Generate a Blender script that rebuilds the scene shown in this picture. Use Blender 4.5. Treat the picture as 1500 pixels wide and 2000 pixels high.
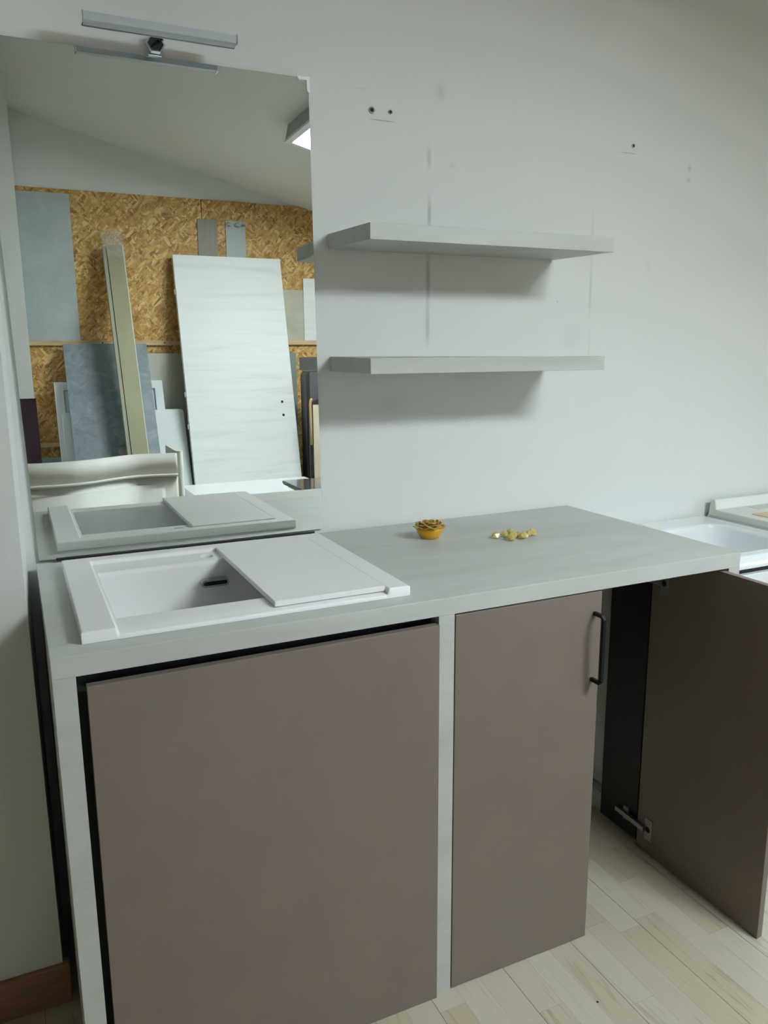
import bpy, bmesh, math, random
from mathutils import Vector, Matrix, noise
random.seed(7)
for o in list(bpy.data.objects): bpy.data.objects.remove(o)
scene = bpy.context.scene
C = scene.collection

# ------------------------------------------------------------------ camera
CAM = Vector((0.2967, -2.062, 1.4517)); YAW, PITCH, ROLL, FPX = 0.4373, 0.2010, -0.0066, 1540.8
fw = Vector((math.sin(YAW)*math.cos(PITCH), math.cos(YAW)*math.cos(PITCH), -math.sin(PITCH)))
r0 = Vector((math.cos(YAW), -math.sin(YAW), 0)); u0 = r0.cross(fw)
cr, sr = math.cos(ROLL), math.sin(ROLL)
rt, up = cr*r0 + sr*u0, -sr*r0 + cr*u0
cam = bpy.data.cameras.new('camera'); camo = bpy.data.objects.new('camera', cam); C.objects.link(camo)
cam.sensor_fit = 'HORIZONTAL'; cam.sensor_width = 36; cam.lens = 36*FPX/1500; cam.clip_start = 0.02
camo.matrix_world = Matrix(((rt.x, up.x, -fw.x, CAM.x), (rt.y, up.y, -fw.y, CAM.y), (rt.z, up.z, -fw.z, CAM.z), (0, 0, 0, 1)))
scene.camera = camo
# ------------------------------------------------------------------ world, exposure
w = bpy.data.worlds.new('world'); scene.world = w; w.use_nodes = True
SKY, GROUND = 10.0, 1.2                                  # overcast sky and the ground under it, seen only through the window
_n = w.node_tree.nodes; _l = w.node_tree.links; _bg = _n['Background']
_tc = _n.new('ShaderNodeTexCoord'); _sp = _n.new('ShaderNodeSeparateXYZ'); _l.new(_tc.outputs['Generated'], _sp.inputs[0])
_mr = _n.new('ShaderNodeMapRange'); _mr.inputs[1].default_value = -.02; _mr.inputs[2].default_value = .02; _l.new(_sp.outputs['Z'], _mr.inputs[0])
_mx = _n.new('ShaderNodeMix'); _mx.data_type = 'RGBA'; _l.new(_mr.outputs[0], _mx.inputs[0])
_mx.inputs[6].default_value = (.30*GROUND, .32*GROUND, .28*GROUND, 1); _mx.inputs[7].default_value = (.66*SKY, .85*SKY, 1.05*SKY, 1)
_l.new(_mx.outputs[2], _bg.inputs[0]); _bg.inputs[1].default_value = 1.0
WX, WY0, WY1, WZ0, WZ1 = 5.2, -3.3, -1.3, .75, 1.82       # window opening in the right-hand wall
_p = bpy.data.lights.new('window_portal', 'AREA'); _p.shape = 'RECTANGLE'; _p.size = WZ1-WZ0; _p.size_y = WY1-WY0; _p.cycles.is_portal = True
_po = bpy.data.objects.new('window_portal', _p); C.objects.link(_po); _po.location = (WX+.03, (WY0+WY1)/2, (WZ0+WZ1)/2); _po.rotation_euler = (0, math.pi/2, 0)
scene.view_settings.view_transform = 'Standard'; scene.view_settings.look = 'None'
scene.view_settings.gamma = 1.0; scene.view_settings.use_curve_mapping = False
scene.view_settings.exposure = 0.05
LAMP_POWER = 70.0; LAMP_COL = (0.895, 1.0, 1.03, 1)

# ------------------------------------------------------------------ helpers: materials
def nmat(name):
    m = bpy.data.materials.new(name); m.use_nodes = True
    nt = m.node_tree; b = nt.nodes['Principled BSDF']
    return m, nt, b
def N(nt, typ, **kw):
    n = nt.nodes.new(typ)
    for k, v in kw.items():
        if k.startswith('i_'):
            key = k[2:].replace('_', ' ')
            n.inputs[int(key) if key.isdigit() else key].default_value = v
        else: setattr(n, k, v)
    return n
def L(nt, a, b): nt.links.new(a, b)
def ramp(nt, fac, stops):
    r = nt.nodes.new('ShaderNodeValToRGB'); e = r.color_ramp.elements
    while len(e) < len(stops): e.new(0.5)
    for el, (p, c) in zip(e, stops): el.position = p; el.color = (*c, 1)
    L(nt, fac, r.inputs[0]); return r.outputs[0]
def mixc(nt, fac, a, b, mode='MIX'):
    m = nt.nodes.new('ShaderNodeMix'); m.data_type = 'RGBA'; m.blend_type = mode
    for s, v in ((m.inputs[0], fac), (m.inputs[6], a), (m.inputs[7], b)):
        if hasattr(v, 'is_output') or isinstance(v, bpy.types.NodeSocket): L(nt, v, s)
        else: s.default_value = v if not isinstance(v, tuple) else (*v, 1) if len(v) == 3 else v
    return m.outputs[2]
def math_n(nt, op, a, b=None, c=None):
    m = nt.nodes.new('ShaderNodeMath'); m.operation = op
    for i, v in enumerate((a, b, c)):
        if v is None: continue
        if isinstance(v, bpy.types.NodeSocket): L(nt, v, m.inputs[i])
        else: m.inputs[i].default_value = v
    return m.outputs[0]
def coords(nt, scale=(1, 1, 1), rot=(0, 0, 0), loc=(0, 0, 0)):
    tc = nt.nodes.new('ShaderNodeTexCoord'); mp = nt.nodes.new('ShaderNodeMapping')
    mp.inputs['Scale'].default_value = scale; mp.inputs['Rotation'].default_value = rot; mp.inputs['Location'].default_value = loc
    L(nt, tc.outputs['Object'], mp.inputs['Vector']); return mp.outputs['Vector']
def noise_t(nt, vec, scale, detail=4, rough=.55, dist=0.0):
    n = nt.nodes.new('ShaderNodeTexNoise'); L(nt, vec, n.inputs['Vector'])
    n.inputs['Scale'].default_value = scale; n.inputs['Detail'].default_value = detail
    n.inputs['Roughness'].default_value = rough; n.inputs['Distortion'].default_value = dist
    return n.outputs['Fac']
def bump(nt, b, h, strength=.1, dist=.002):
    n = nt.nodes.new('ShaderNodeBump'); n.inputs['Strength'].default_value = strength; n.inputs['Distance'].default_value = dist
    L(nt, h, n.inputs['Height']); L(nt, n.outputs['Normal'], b.inputs['Normal'])
def plain(name, col, rough=.5, metal=0.0, var=.06, scale=6, spec=.5, coat=0.0):
    m, nt, b = nmat(name)
    v = coords(nt); f = noise_t(nt, v, scale, 3)
    d = tuple(c*(1-var) for c in col); l = tuple(min(1, c*(1+var)) for c in col)
    L(nt, ramp(nt, f, [(.3, d), (.7, l)]), b.inputs['Base Color'])
    b.inputs['Roughness'].default_value = rough; b.inputs['Metallic'].default_value = metal
    b.inputs['Specular IOR Level'].default_value = spec; b.inputs['Coat Weight'].default_value = coat
    return m
def streaky(name, cols, scale=(1, 1, 1), nscale=5, rough=.5, rot=(0, 0, 0), bumps=.05, dist=.6, detail=6):
    m, nt, b = nmat(name)
    v = coords(nt, scale, rot); f = noise_t(nt, v, nscale, detail, .6, dist)
    n = len(cols)
    L(nt, ramp(nt, f, [(.28 + .44*i/(n-1), c) for i, c in enumerate(cols)]), b.inputs['Base Color'])
    b.inputs['Roughness'].default_value = rough
    if bumps: bump(nt, b, f, bumps, .001)
    return m

def concrete_mat():
    m, nt, b = nmat('pale_concrete_laminate')
    v = coords(nt, (1.2, 5.5, 5.5)); f = noise_t(nt, v, 2.2, 7, .62, .8)
    v2 = coords(nt, (1, 1, 1)); f2 = noise_t(nt, v2, 3.0, 3)
    a = ramp(nt, f, [(.25, (.430, .435, .400)), (.5, (.510, .520, .485)), (.75, (.580, .586, .555))])
    c = mixc(nt, .35, a, ramp(nt, f2, [(.3, (.435, .445, .405)), (.7, (.545, .555, .525))]))
    L(nt, c, b.inputs['Base Color']); b.inputs['Roughness'].default_value = .48
    v3 = coords(nt, (40, 220, 220)); bump(nt, b, noise_t(nt, v3, 3, 3), .06, .0006)
    return m

def wall_mat(name, marks=False, col=(.755, .76, .735)):
    m, nt, b = nmat(name)
    v = coords(nt); f = noise_t(nt, v, 1.3, 4)
    base = ramp(nt, f, [(.3, tuple(c*.97 for c in col)), (.7, col)])
    if marks:
        tc = nt.nodes.new('ShaderNodeTexCoord'); sp = nt.nodes.new('ShaderNodeSeparateXYZ'); L(nt, tc.outputs['Object'], sp.inputs[0])
        wob = noise_t(nt, coords(nt, (14, 14, 3.5)), 2.2, 4, .6)
        wob2 = noise_t(nt, coords(nt, (40, 40, 40)), 1.0, 3, .6)
        def blob(cx, cz, hx, hz, soft, amt, tilt=0.0):
            dz = math_n(nt, 'SUBTRACT', sp.outputs['Z'], cz)
            x = sp.outputs['X']
            if tilt: x = math_n(nt, 'ADD', x, math_n(nt, 'MULTIPLY', dz, tilt))
            dx = math_n(nt, 'ABSOLUTE', math_n(nt, 'SUBTRACT', x, cx))
            mx = nt.nodes.new('ShaderNodeMapRange'); mx.interpolation_type = 'SMOOTHSTEP'
            mx.inputs[1].default_value = hx; mx.inputs[2].default_value = hx*(1-soft); L(nt, dx, mx.inputs[0])
            mz = nt.nodes.new('ShaderNodeMapRange'); mz.interpolation_type = 'SMOOTHSTEP'
            mz.inputs[1].default_value = hz; mz.inputs[2].default_value = hz*(1-soft); L(nt, math_n(nt, 'ABSOLUTE', dz), mz.inputs[0])
            return math_n(nt, 'MULTIPLY', math_n(nt, 'MULTIPLY', mx.outputs[0], mz.outputs[0]), amt)
        tot = None
        for a in [(1.406, 1.975, .011, .045, 1, .50), (1.407, 1.83, .010, .065, 1, .62), (1.404, 1.655, .011, .10, .9, .62),
                  (1.403, 1.53, .010, .085, .9, .48), (1.984, 1.80, .009, .11, 1, .22), (1.986, 1.64, .008, .12, 1, .36), (1.990, 1.47, .007, .09, 1, .12),
                  (1.44, 2.15, .028, .035, 1, .26), (2.37, 2.03, .010, .014, 1, .42), (2.369, 1.994, .012, .012, 1, .48),
                  (1.92, 1.49, .07, .06, 1, .10), (1.28, 1.30, .10, .05, 1, .12), (1.86, 1.60, .004, .006, 1, .7), (1.48, 1.96, .016, .02, 1, .14), (2.22, 1.72, .02, .05, 1, .06)]:
            k = blob(*a); tot = k if tot is None else math_n(nt, 'ADD', tot, k)
        tot = math_n(nt, 'MULTIPLY', tot, math_n(nt, 'ADD', math_n(nt, 'MULTIPLY', wob, 1.1), .35))
        for a in [(1.262, 2.0565, .046, .0022, .6, .55), (2.112, 2.053, .040, .002, .6, .45), (1.20, 2.128, .02, .0015, .6, .25)]:
            tot = math_n(nt, 'ADD', tot, blob(*a))
        # scattered tiny scuffs near the worktop
        sc = nt.nodes.new('ShaderNodeMapRange'); sc.inputs[1].default_value = .70; sc.inputs[2].default_value = .80; L(nt, wob2, sc.inputs[0])
        low = nt.nodes.new('ShaderNodeMapRange'); low.inputs[1].default_value = 1.12; low.inputs[2].default_value = .96; L(nt, sp.outputs['Z'], low.inputs[0])
        tot = math_n(nt, 'ADD', tot, math_n(nt, 'MULTIPLY', math_n(nt, 'MULTIPLY', sc.outputs[0], low.outputs[0]), .25))
        tot = math_n(nt, 'MINIMUM', tot, .85)
        base = mixc(nt, tot, base, (.30, .31, .29))
    L(nt, base, b.inputs['Base Color']); b.inputs['Roughness'].default_value = .62
    bump(nt, b, noise_t(nt, coords(nt), 160, 3, .6), .22, .0012)
    return m

def osb_mat():
    m, nt, b = nmat('osb_chips')
    out = None
    for i, ang in enumerate((0.2, 1.35, 2.3, .8)):
        v = coords(nt, (1, 1, 1), (0, ang, 0), (i*3.1, 0, i*1.7))
        mp = nt.nodes.new('ShaderNodeMapping'); mp.inputs['Scale'].default_value = (15, 1, 62); L(nt, v, mp.inputs['Vector'])
        vo = nt.nodes.new('ShaderNodeTexVoronoi'); vo.inputs['Scale'].default_value = 1.0; vo.inputs['Randomness'].default_value = 1; L(nt, mp.outputs[0], vo.inputs['Vector'])
        bw = nt.nodes.new('ShaderNodeSeparateColor'); L(nt, vo.outputs['Color'], bw.inputs[0])
        col = ramp(nt, bw.outputs[0], [(0, (.24, .105, .025)), (.25, (.46, .24, .06)), (.7, (.62, .37, .115)), (1, (.84, .60, .27))])
        if out is None: out = col
        else:
            sel = nt.nodes.new('ShaderNodeMapRange'); sel.inputs[1].default_value = .47; sel.inputs[2].default_value = .53
            L(nt, noise_t(nt, coords(nt, (1, 1, 1), (0, 0, 0), (i*7.3, i, i*2)), 16, 3, .6, 1.5), sel.inputs[0])
            out = mixc(nt, sel.outputs[0], out, col)
    big = noise_t(nt, coords(nt), 1.6, 4)
    out = mixc(nt, math_n(nt, 'MULTIPLY', big, .35), out, (.40, .21, .07))
    L(nt, out, b.inputs['Base Color']); b.inputs['Roughness'].default_value = .6
    return m

def plank_mat():
    m, nt, b = nmat('maple_laminate')
    g = nt.nodes.new('ShaderNodeNewGeometry'); oi = nt.nodes.new('ShaderNodeObjectInfo')
    rnd = math_n(nt, 'FRACT', math_n(nt, 'ADD', g.outputs['Random Per Island'], oi.outputs['Random']))
    tc = nt.nodes.new('ShaderNodeTexCoord'); cb = nt.nodes.new('ShaderNodeCombineXYZ')
    L(nt, math_n(nt, 'MULTIPLY', rnd, 37.0), cb.inputs[0]); L(nt, math_n(nt, 'MULTIPLY', rnd, 91.0), cb.inputs[1])
    ad = nt.nodes.new('ShaderNodeVectorMath'); ad.operation = 'ADD'; L(nt, tc.outputs['Object'], ad.inputs[0]); L(nt, cb.outputs[0], ad.inputs[1])
    mp = nt.nodes.new('ShaderNodeMapping'); mp.inputs['Scale'].default_value = (22, 1.6, 1); L(nt, ad.outputs[0], mp.inputs['Vector'])
    gr = noise_t(nt, mp.outputs[0], 1.6, 5, .6, 1.1)
    mp2 = nt.nodes.new('ShaderNodeMapping'); mp2.inputs['Scale'].default_value = (95, 4, 1); L(nt, ad.outputs[0], mp2.inputs['Vector'])
    fine = noise_t(nt, mp2.outputs[0], 1.0, 4, .6)
    base = ramp(nt, rnd, [(0, (.47, .405, .30)), (.3, (.50, .44, .34)), (.6, (.505, .455, .365)), (.85, (.525, .485, .395)), (1, (.465, .395, .285))])
    veins = ramp(nt, gr, [(.30, (.72, .68, .62)), (.42, (1, 1, 1)), (.62, (1, 1, 1)), (.72, (.84, .80, .74))])
    c = mixc(nt, .9, base, veins, 'MULTIPLY')
    c = mixc(nt, .35, c, ramp(nt, fine, [(.3, (.82, .80, .77)), (.7, (1, 1, 1))]), 'MULTIPLY')
    L(nt, c, b.inputs['Base Color']); b.inputs['Roughness'].default_value = .42
    return m

M = {}
M['concrete'] = concrete_mat()
M['wall'] = wall_mat('white_wall_paint')
M['wall_marked'] = wall_mat('white_wall_paint_scuffed', True)
M['osb'] = osb_mat()
M['plank'] = plank_mat()
M['subfloor'] = plain('dark_joint', (.16, .12, .08), .8)
M['taupe'] = plain('taupe_melamine', (.200, .160, .135), .46, var=.04, scale=9)
M['taupe_edge'] = plain('taupe_edging', (.30, .29, .27), .5, var=.03)
M['black_board'] = plain('black_board', (.012, .012, .012), .6)
M['black_metal'] = plain('black_metal', (.008, .008, .009), .45, var=.1, spec=.25)
M['dark'] = plain('dark_hole', (.008, .008, .007), .8)
M['steel'] = plain('hinge_steel', (.42, .40, .38), .38, 1.0, .08)
M['chrome'] = plain('chrome', (.78, .80, .82), .08, 1.0, .02)
M['chrome_dark_reflection'] = plain('chrome_dark_reflection', (.10, .105, .11), .12, 1.0, .05)  # chrome with the dark room's reflection put into its colour
M['alu'] = plain('satin_aluminium', (.42, .44, .46), .35, 1.0, .03)
M['ceramic'] = plain('white_composite', (.84, .83, .83), .42, var=.012, scale=3)
M['gloss_white'] = plain('glossy_white_ceramic', (.80, .83, .85), .12, var=.015, scale=3, coat=.3)
M['white_lacquer'] = plain('white_lacquer', (.78, .79, .80), .25, var=.015)
M['diffuser'] = plain('frosted_diffuser', (.52, .56, .58), .35, var=.02)
M['plastic_white'] = plain('white_plastic', (.85, .87, .87), .35, var=.02)
M['skirting'] = streaky('brown_wood_skirting', [(.20, .10, .055), (.30, .165, .09), (.36, .20, .115)], (3, 30, 30), 2, .5)
M['batten'] = streaky('pine_batten', [(.46, .30, .15), (.58, .41, .23), (.64, .47, .28)], (2, 30, 30), 2, .6)
M['grey_panel'] = streaky('grey_cement_panel', [(.36, .40, .40), (.42, .46, .465), (.48, .52, .525)], (1, 1, 1), 5, .5)
M['blue_slab'] = streaky('blue_grey_slate', [(.15, .18, .205), (.215, .25, .28), (.30, .335, .365)], (1, 1, 1), 13, .5, dist=1)
M['beige_slab'] = streaky('beige_stone', [(.40, .385, .33), (.47, .455, .395), (.52, .505, .45)], (1, 1, 1), 4, .45)
M['olive'] = plain('olive_edging_board', (.33, .31, .19), .55, var=.10, scale=3)
M['olive_side'] = plain('grey_board_side', (.36, .345, .27), .55, var=.08, scale=3)
M['olive_edge'] = plain('pale_board_edge', (.72, .70, .62), .5)
M['white_wood'] = streaky('white_woodgrain', [(.70, .72, .72), (.82, .83, .825), (.86, .87, .865), (.77, .785, .78)], (.7, 1, 9), 1.5, .45, detail=5, dist=.3)
M['purple'] = plain('aubergine_gloss', (.030, .010, .022), .18, var=.1, coat=.4)
M['cream'] = plain('cream_lacquer', (.70, .685, .635), .42, var=.015)
M['sample_a'] = streaky('grey_brown_sample', [(.22, .195, .15), (.28, .25, .20)], (30, 1, 2), 2, .5)
M['sheet'] = streaky('beige_sheet', [(.44, .41, .32), (.50, .47, .385), (.54, .515, .43)], (1, 1, 1), 4, .22)
M['green_panel'] = plain('grey_green_panel', (.22, .245, .215), .4)
M['dark_brown'] = plain('dark_brown_board', (.030, .024, .021), .4, var=.15)
M['slate_face'] = streaky('dark_slate', [(.07, .068, .072), (.12, .118, .125)], (1, 1, 1), 5, .5)
M['tan_wood'] = streaky('tan_wood', [(.42, .25, .12), (.55, .36, .19)], (30, 30, 3), 2, .5)
M['pale_wood'] = plain('pale_wood_panel', (.55, .46, .35), .5)
M['navy_gloss'] = plain('dark_blue_grey_gloss', (.045, .055, .065), .12, var=.05, coat=.5)
M['cardboard'] = streaky('cardboard', [(.62, .47, .29), (.70, .55, .36)], (1, 20, 1), 2, .7)
M['stone_white'] = plain('ivory_composite', (.70, .71, .65), .4, var=.02)
M['ink'] = plain('dark_print', (.04, .05, .06), .6)
def mirror_mat():
    m, nt, b = nmat('mirror_silver'); f = noise_t(nt, coords(nt), 2, 2)
    L(nt, ramp(nt, f, [(0, (.80, .835, .80)), (1, (.81, .845, .81))]), b.inputs['Base Color'])
    b.inputs['Metallic'].default_value = 1; b.inputs['Roughness'].default_value = 0.0
    return m
M['mirror'] = mirror_mat()
M['glass_edge'] = plain('green_glass_edge', (.16, .22, .18), .2)
def amber(name, col, trans, rough, sss=0.0):
    m, nt, b = nmat(name); f = noise_t(nt, coords(nt), 60, 3)
    L(nt, ramp(nt, f, [(.3, tuple(c*.8 for c in col)), (.7, col)]), b.inputs['Base Color'])
    b.inputs['Transmission Weight'].default_value = trans; b.inputs['Roughness'].default_value = rough
    if sss: b.inputs['Subsurface Weight'].default_value = sss; b.inputs['Subsurface Radius'].default_value = (.012, .006, .002); b.inputs['Subsurface Scale'].default_value = .6
    return m
M['amber_base'] = amber('amber_wax', (.80, .43, .02), 0, .35, .35)
M['amber_petal'] = amber('old_gold_wax', (.56, .37, .07), 0, .28, .25)
M['crystal'] = amber('yellow_crystal', (.98, .82, .30), .5, .16)
def film_mat():
    m, nt, b = nmat('clear_plastic_film'); f = noise_t(nt, coords(nt), 40, 4)
    L(nt, ramp(nt, f, [(.3, (.75, .75, .72)), (.7, (.92, .92, .90))]), b.inputs['Base Color'])
    L(nt, ramp(nt, f, [(.35, (.06,)*3), (.7, (.32,)*3)]), b.inputs['Alpha']); b.inputs['Roughness'].default_value = .15
    return m
M['film'] = film_mat()
def emit(name, col, s):
    m, nt, b = nmat(name); f = noise_t(nt, coords(nt), 2, 1)
    b.inputs['Base Color'].default_value = (.8, .8, .8, 1)
    b.inputs['Emission Color'].default_value = col
    L(nt, math_n(nt, 'ADD', math_n(nt, 'MULTIPLY', f, .02*s), s), b.inputs['Emission Strength'])
    return m
M['lamp_glow'] = emit('lit_light_panel', LAMP_COL, LAMP_POWER)
def pane_mat():
    m, nt, b = nmat('window_glass'); f = noise_t(nt, coords(nt), 2, 1)
    tr = nt.nodes.new('ShaderNodeBsdfTransparent'); mx = nt.nodes.new('ShaderNodeMixShader'); out = nt.nodes['Material Output']
    L(nt, ramp(nt, f, [(0, (.94, .96, .95)), (1, (.95, .97, .96))]), tr.inputs[0])
    b.inputs['Base Color'].default_value = (.02, .02, .02, 1); b.inputs['Roughness'].default_value = .02
    mx.inputs[0].default_value = .07; L(nt, tr.outputs[0], mx.inputs[1]); L(nt, b.outputs[0], mx.inputs[2]); L(nt, mx.outputs[0], out.inputs['Surface'])
    return m
M['pane'] = pane_mat()
def veined(name, base, dark, z0, z1):
    m, nt, b = nmat(name)
    tc = nt.nodes.new('ShaderNodeTexCoord'); sp = nt.nodes.new('ShaderNodeSeparateXYZ'); L(nt, tc.outputs['Object'], sp.inputs[0])
    f = noise_t(nt, coords(nt, (1, 1, 2.2)), 22, 5, .65, 1.2)
    a = nt.nodes.new('ShaderNodeMapRange'); a.inputs[1].default_value = .48; a.inputs[2].default_value = .58; L(nt, f, a.inputs[0])
    dz = math_n(nt, 'ABSOLUTE', math_n(nt, 'SUBTRACT', sp.outputs['Z'], (z0+z1)/2))
    k = nt.nodes.new('ShaderNodeMapRange'); k.inputs[1].default_value = (z1-z0)/2; k.inputs[2].default_value = (z1-z0)/4; L(nt, dz, k.inputs[0])
    g = noise_t(nt, coords(nt), 4, 3)
    c = mixc(nt, math_n(nt, 'MULTIPLY', a.outputs[0], k.outputs[0]), ramp(nt, g, [(.3, tuple(v*.92 for v in base)), (.7, base)]), dark)
    L(nt, c, b.inputs['Base Color']); b.inputs['Roughness'].default_value = .4
    return m
M['sample_b'] = veined('grey_marble_sample', (.33, .36, .345), (.07, .09, .085), 2.35, 2.40)
# ------------------------------------------------------------------ helpers: geometry
def bm_new(): return bmesh.new()
def hexa(bm, p):       # 8 points: bottom ring 0-3, top ring 4-7
    v = [bm.verts.new(q) for q in p]
    for f in ((3, 2, 1, 0), (4, 5, 6, 7), (0, 1, 5, 4), (1, 2, 6, 5), (2, 3, 7, 6), (3, 0, 4, 7)): bm.faces.new([v[i] for i in f])
    return v
def box(bm, x0, x1, y0, y1, z0, z1):
    return hexa(bm, [(x0, y0, z0), (x1, y0, z0), (x1, y1, z0), (x0, y1, z0), (x0, y0, z1), (x1, y0, z1), (x1, y1, z1), (x0, y1, z1)])
def prism(bm, poly, axis, a, b):
    """extrude the 2D polygon along axis 'x', 'y' or 'z' from a to b"""
    def P(u, v, t): return {'x': (t, u, v), 'y': (u, t, v), 'z': (u, v, t)}[axis]
    A = [bm.verts.new(P(u, v, a)) for u, v in poly]; B = [bm.verts.new(P(u, v, b)) for u, v in poly]
    bm.faces.new(A); bm.faces.new(list(reversed(B)))
    n = len(poly)
    for i in range(n): bm.faces.new([A[i], B[i], B[(i+1) % n], A[(i+1) % n]])
def plate_hole(bm, outer, inner, axis, a, b):
    """plate with a hole: outer and inner loops with the same number of points"""
    def P(u, v, t): return {'x': (t, u, v), 'y': (u, t, v), 'z': (u, v, t)}[axis]
    n = len(outer); R = []
    for t in (a, b): R.append(([bm.verts.new(P(*q, t)) for q in outer], [bm.verts.new(P(*q, t)) for q in inner]))
    for i in range(n):
        j = (i+1) % n
        for o, k in R: bm.faces.new([o[i], o[j], k[j], k[i]])
        bm.faces.new([R[0][0][i], R[0][0][j], R[1][0][j], R[1][0][i]])
        bm.faces.new([R[0][1][i], R[0][1][j], R[1][1][j], R[1][1][i]])
def tube(bm, pts, r, n=8, rot=0.0, closed=False):
    pts = [Vector(p) for p in pts]; rings = []
    for i, p in enumerate(pts):
        a = pts[i-1] if i else pts[0]; c = pts[i+1] if i < len(pts)-1 else pts[-1]
        t = (c-a).normalized()
        if 0 < i < len(pts)-1:
            t1 = (p-a).normalized(); t2 = (c-p).normalized(); k = 1/max(.5, math.cos(t1.angle(t2)/2))
        else: k = 1
        ref = Vector((0, 1, 0)) if abs(t.y) < .9 and abs(t.z) > .5 else (Vector((0, 0, 1)) if abs(t.z) < .9 else Vector((1, 0, 0)))
        s = t.cross(ref).normalized(); q = s.cross(t).normalized()
        rings.append([bm.verts.new(p + r*(math.cos(rot+2*math.pi*j/n)*s + math.sin(rot+2*math.pi*j/n)*q)) for j in range(n)])
    for A, B in zip(rings, rings[1:]):
        best = min(range(n), key=lambda o: sum((A[j].co-B[(j+o) % n].co).length for j in range(n)))
        for j in range(n): bm.faces.new([A[j], A[(j+1) % n], B[(j+1+best) % n], B[(j+best) % n]])
        B[:] = [B[(j+best) % n] for j in range(n)]
    bm.faces.new(list(reversed(rings[0]))); bm.faces.new(rings[-1])
def lathe(bm, prof, c, n=32, axis='z', caps=(1, 1)):
    rings = []
    for r, h in prof:
        ring = []
        for j in range(n):
            a = 2*math.pi*j/n; x, y = r*math.cos(a), r*math.sin(a)
            d = (x, y, h) if axis == 'z' else ((x, h, y) if axis == 'y' else (h, x, y))
            ring.append(bm.verts.new((c[0]+d[0], c[1]+d[1], c[2]+d[2])))
        rings.append(ring)
    for A, B in zip(rings, rings[1:]):
        for j in range(n): bm.faces.new([A[j], A[(j+1) % n], B[(j+1) % n], B[j]])
    if caps[0]: bm.faces.new(rings[0])
    if caps[1]: bm.faces.new(rings[-1])
def obj(name, bm, mat, parent=None, bev=0.0, smooth=False, seg=2, extra=(), loc=None):
    """link the bmesh as ONE mesh object; coordinates are the parent's own (world for top-level things)"""
    bmesh.ops.recalc_face_normals(bm, faces=bm.faces)
    if bev: bmesh.ops.bevel(bm, geom=list(bm.edges), offset=bev, segments=seg, affect='EDGES', profile=.5)
    if parent is not None and parent.type == 'EMPTY' and not parent.get('local'):
        bmesh.ops.translate(bm, verts=bm.verts, vec=-parent.location)
    if loc is not None: bmesh.ops.translate(bm, verts=bm.verts, vec=-Vector(loc))
    me = bpy.data.meshes.new(name); bm.to_mesh(me); bm.free()
    me.materials.append(M[mat])
    for e in extra: me.materials.append(M[e])
    if smooth:
        for p in me.polygons: p.use_smooth = True
    o = bpy.data.objects.new(name, me); C.objects.link(o)
    if parent is not None: o.parent = parent
    if loc is not None: o.location = loc
    return o
def sub(name, bm, mat, part, bev=0.0, smooth=False, seg=2):
    """a sub-part: coordinates given in the frame of the thing that owns the part"""
    top = part.parent
    if top is not None and not top.get('local'): bmesh.ops.translate(bm, verts=bm.verts, vec=-top.location)
    o = obj(name, bm, mat, None, bev, smooth, seg); o.parent = part
    return o
def thing(name, label, cat, loc=(0, 0, 0), rot=(0, 0, 0), group=None, local=False):
    o = bpy.data.objects.new(name, None); C.objects.link(o); o.empty_display_size = .05
    o.location = loc; o.rotation_euler = rot
    o['label'] = label; o['category'] = cat
    if group: o['group'] = group
    if local: o['local'] = 1
    return o
def tag(o, label, cat, group=None):
    o['label'] = label; o['category'] = cat
    if group: o['group'] = group
    return o
def struct(o, label=None):
    o['kind'] = 'structure'
    if label: o['label'] = label
    return o
def B(*a):
    bm = bm_new(); box(bm, *a); return bm
def copy_tree(o, parent=None):
    c = o.copy(); C.objects.link(c); c.parent = parent
    for ch in list(o.children): copy_tree(ch, c)
    return c

# ------------------------------------------------------------------ the room
XL, XR, YF = -3.60, 5.20, -4.00
def ceil_z(x, y): return 3.125 - .24*(x-.4) + .025*y
# wall behind the vanity with the white plaster
struct(obj('wall_back', B(.0, XR+.1, 0, .12, -.02, 3.6), 'wall_marked'), 'scuffed white plaster wall behind the vanity')
wall_back = bpy.data.objects['wall_back']
# wall plugs left in the wall
for (x, z, r) in ((1.232, 2.079, .0085), (1.287, 2.080, .0055), (2.129, 2.076, .0055)):
    bm = bm_new()
    rp = [(r, -.0002), (r, -.0022), (r*.62, -.0026), (r*.55, -.001), (r*.55, -.0004)]
    lathe(bm, rp, (x, 0, z), 18, 'y'); p = obj('wall_plug', bm, 'green_panel', None, smooth=False); p.parent = wall_back
    bm = bm_new(); lathe(bm, [(r*.54, -.0003), (r*.54, -.0012)], (x, 0, z), 16, 'y')
    h = obj('screw_hole', bm, 'dark'); h.parent = p
# projecting wall at the left: front face y=-.345, return face slightly slanted
bm = bm_new()
prism(bm, [(XL-.1, -.345), (.287, -.345), (.299, .12), (XL-.1, .12)], 'z', -.02, 4.3)
struct(obj('wall_left', bm, 'wall'), 'white wall projecting beside the mirror')
bm = bm_new()
prism(bm, [(XL, -.357), (.301, -.357), (.302, -.33), (XL, -.33)], 'z', 0, .098)
struct(obj('baseboard_left', bm, 'skirting', bev=.003), 'brown wooden skirting of the projecting wall')
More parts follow.
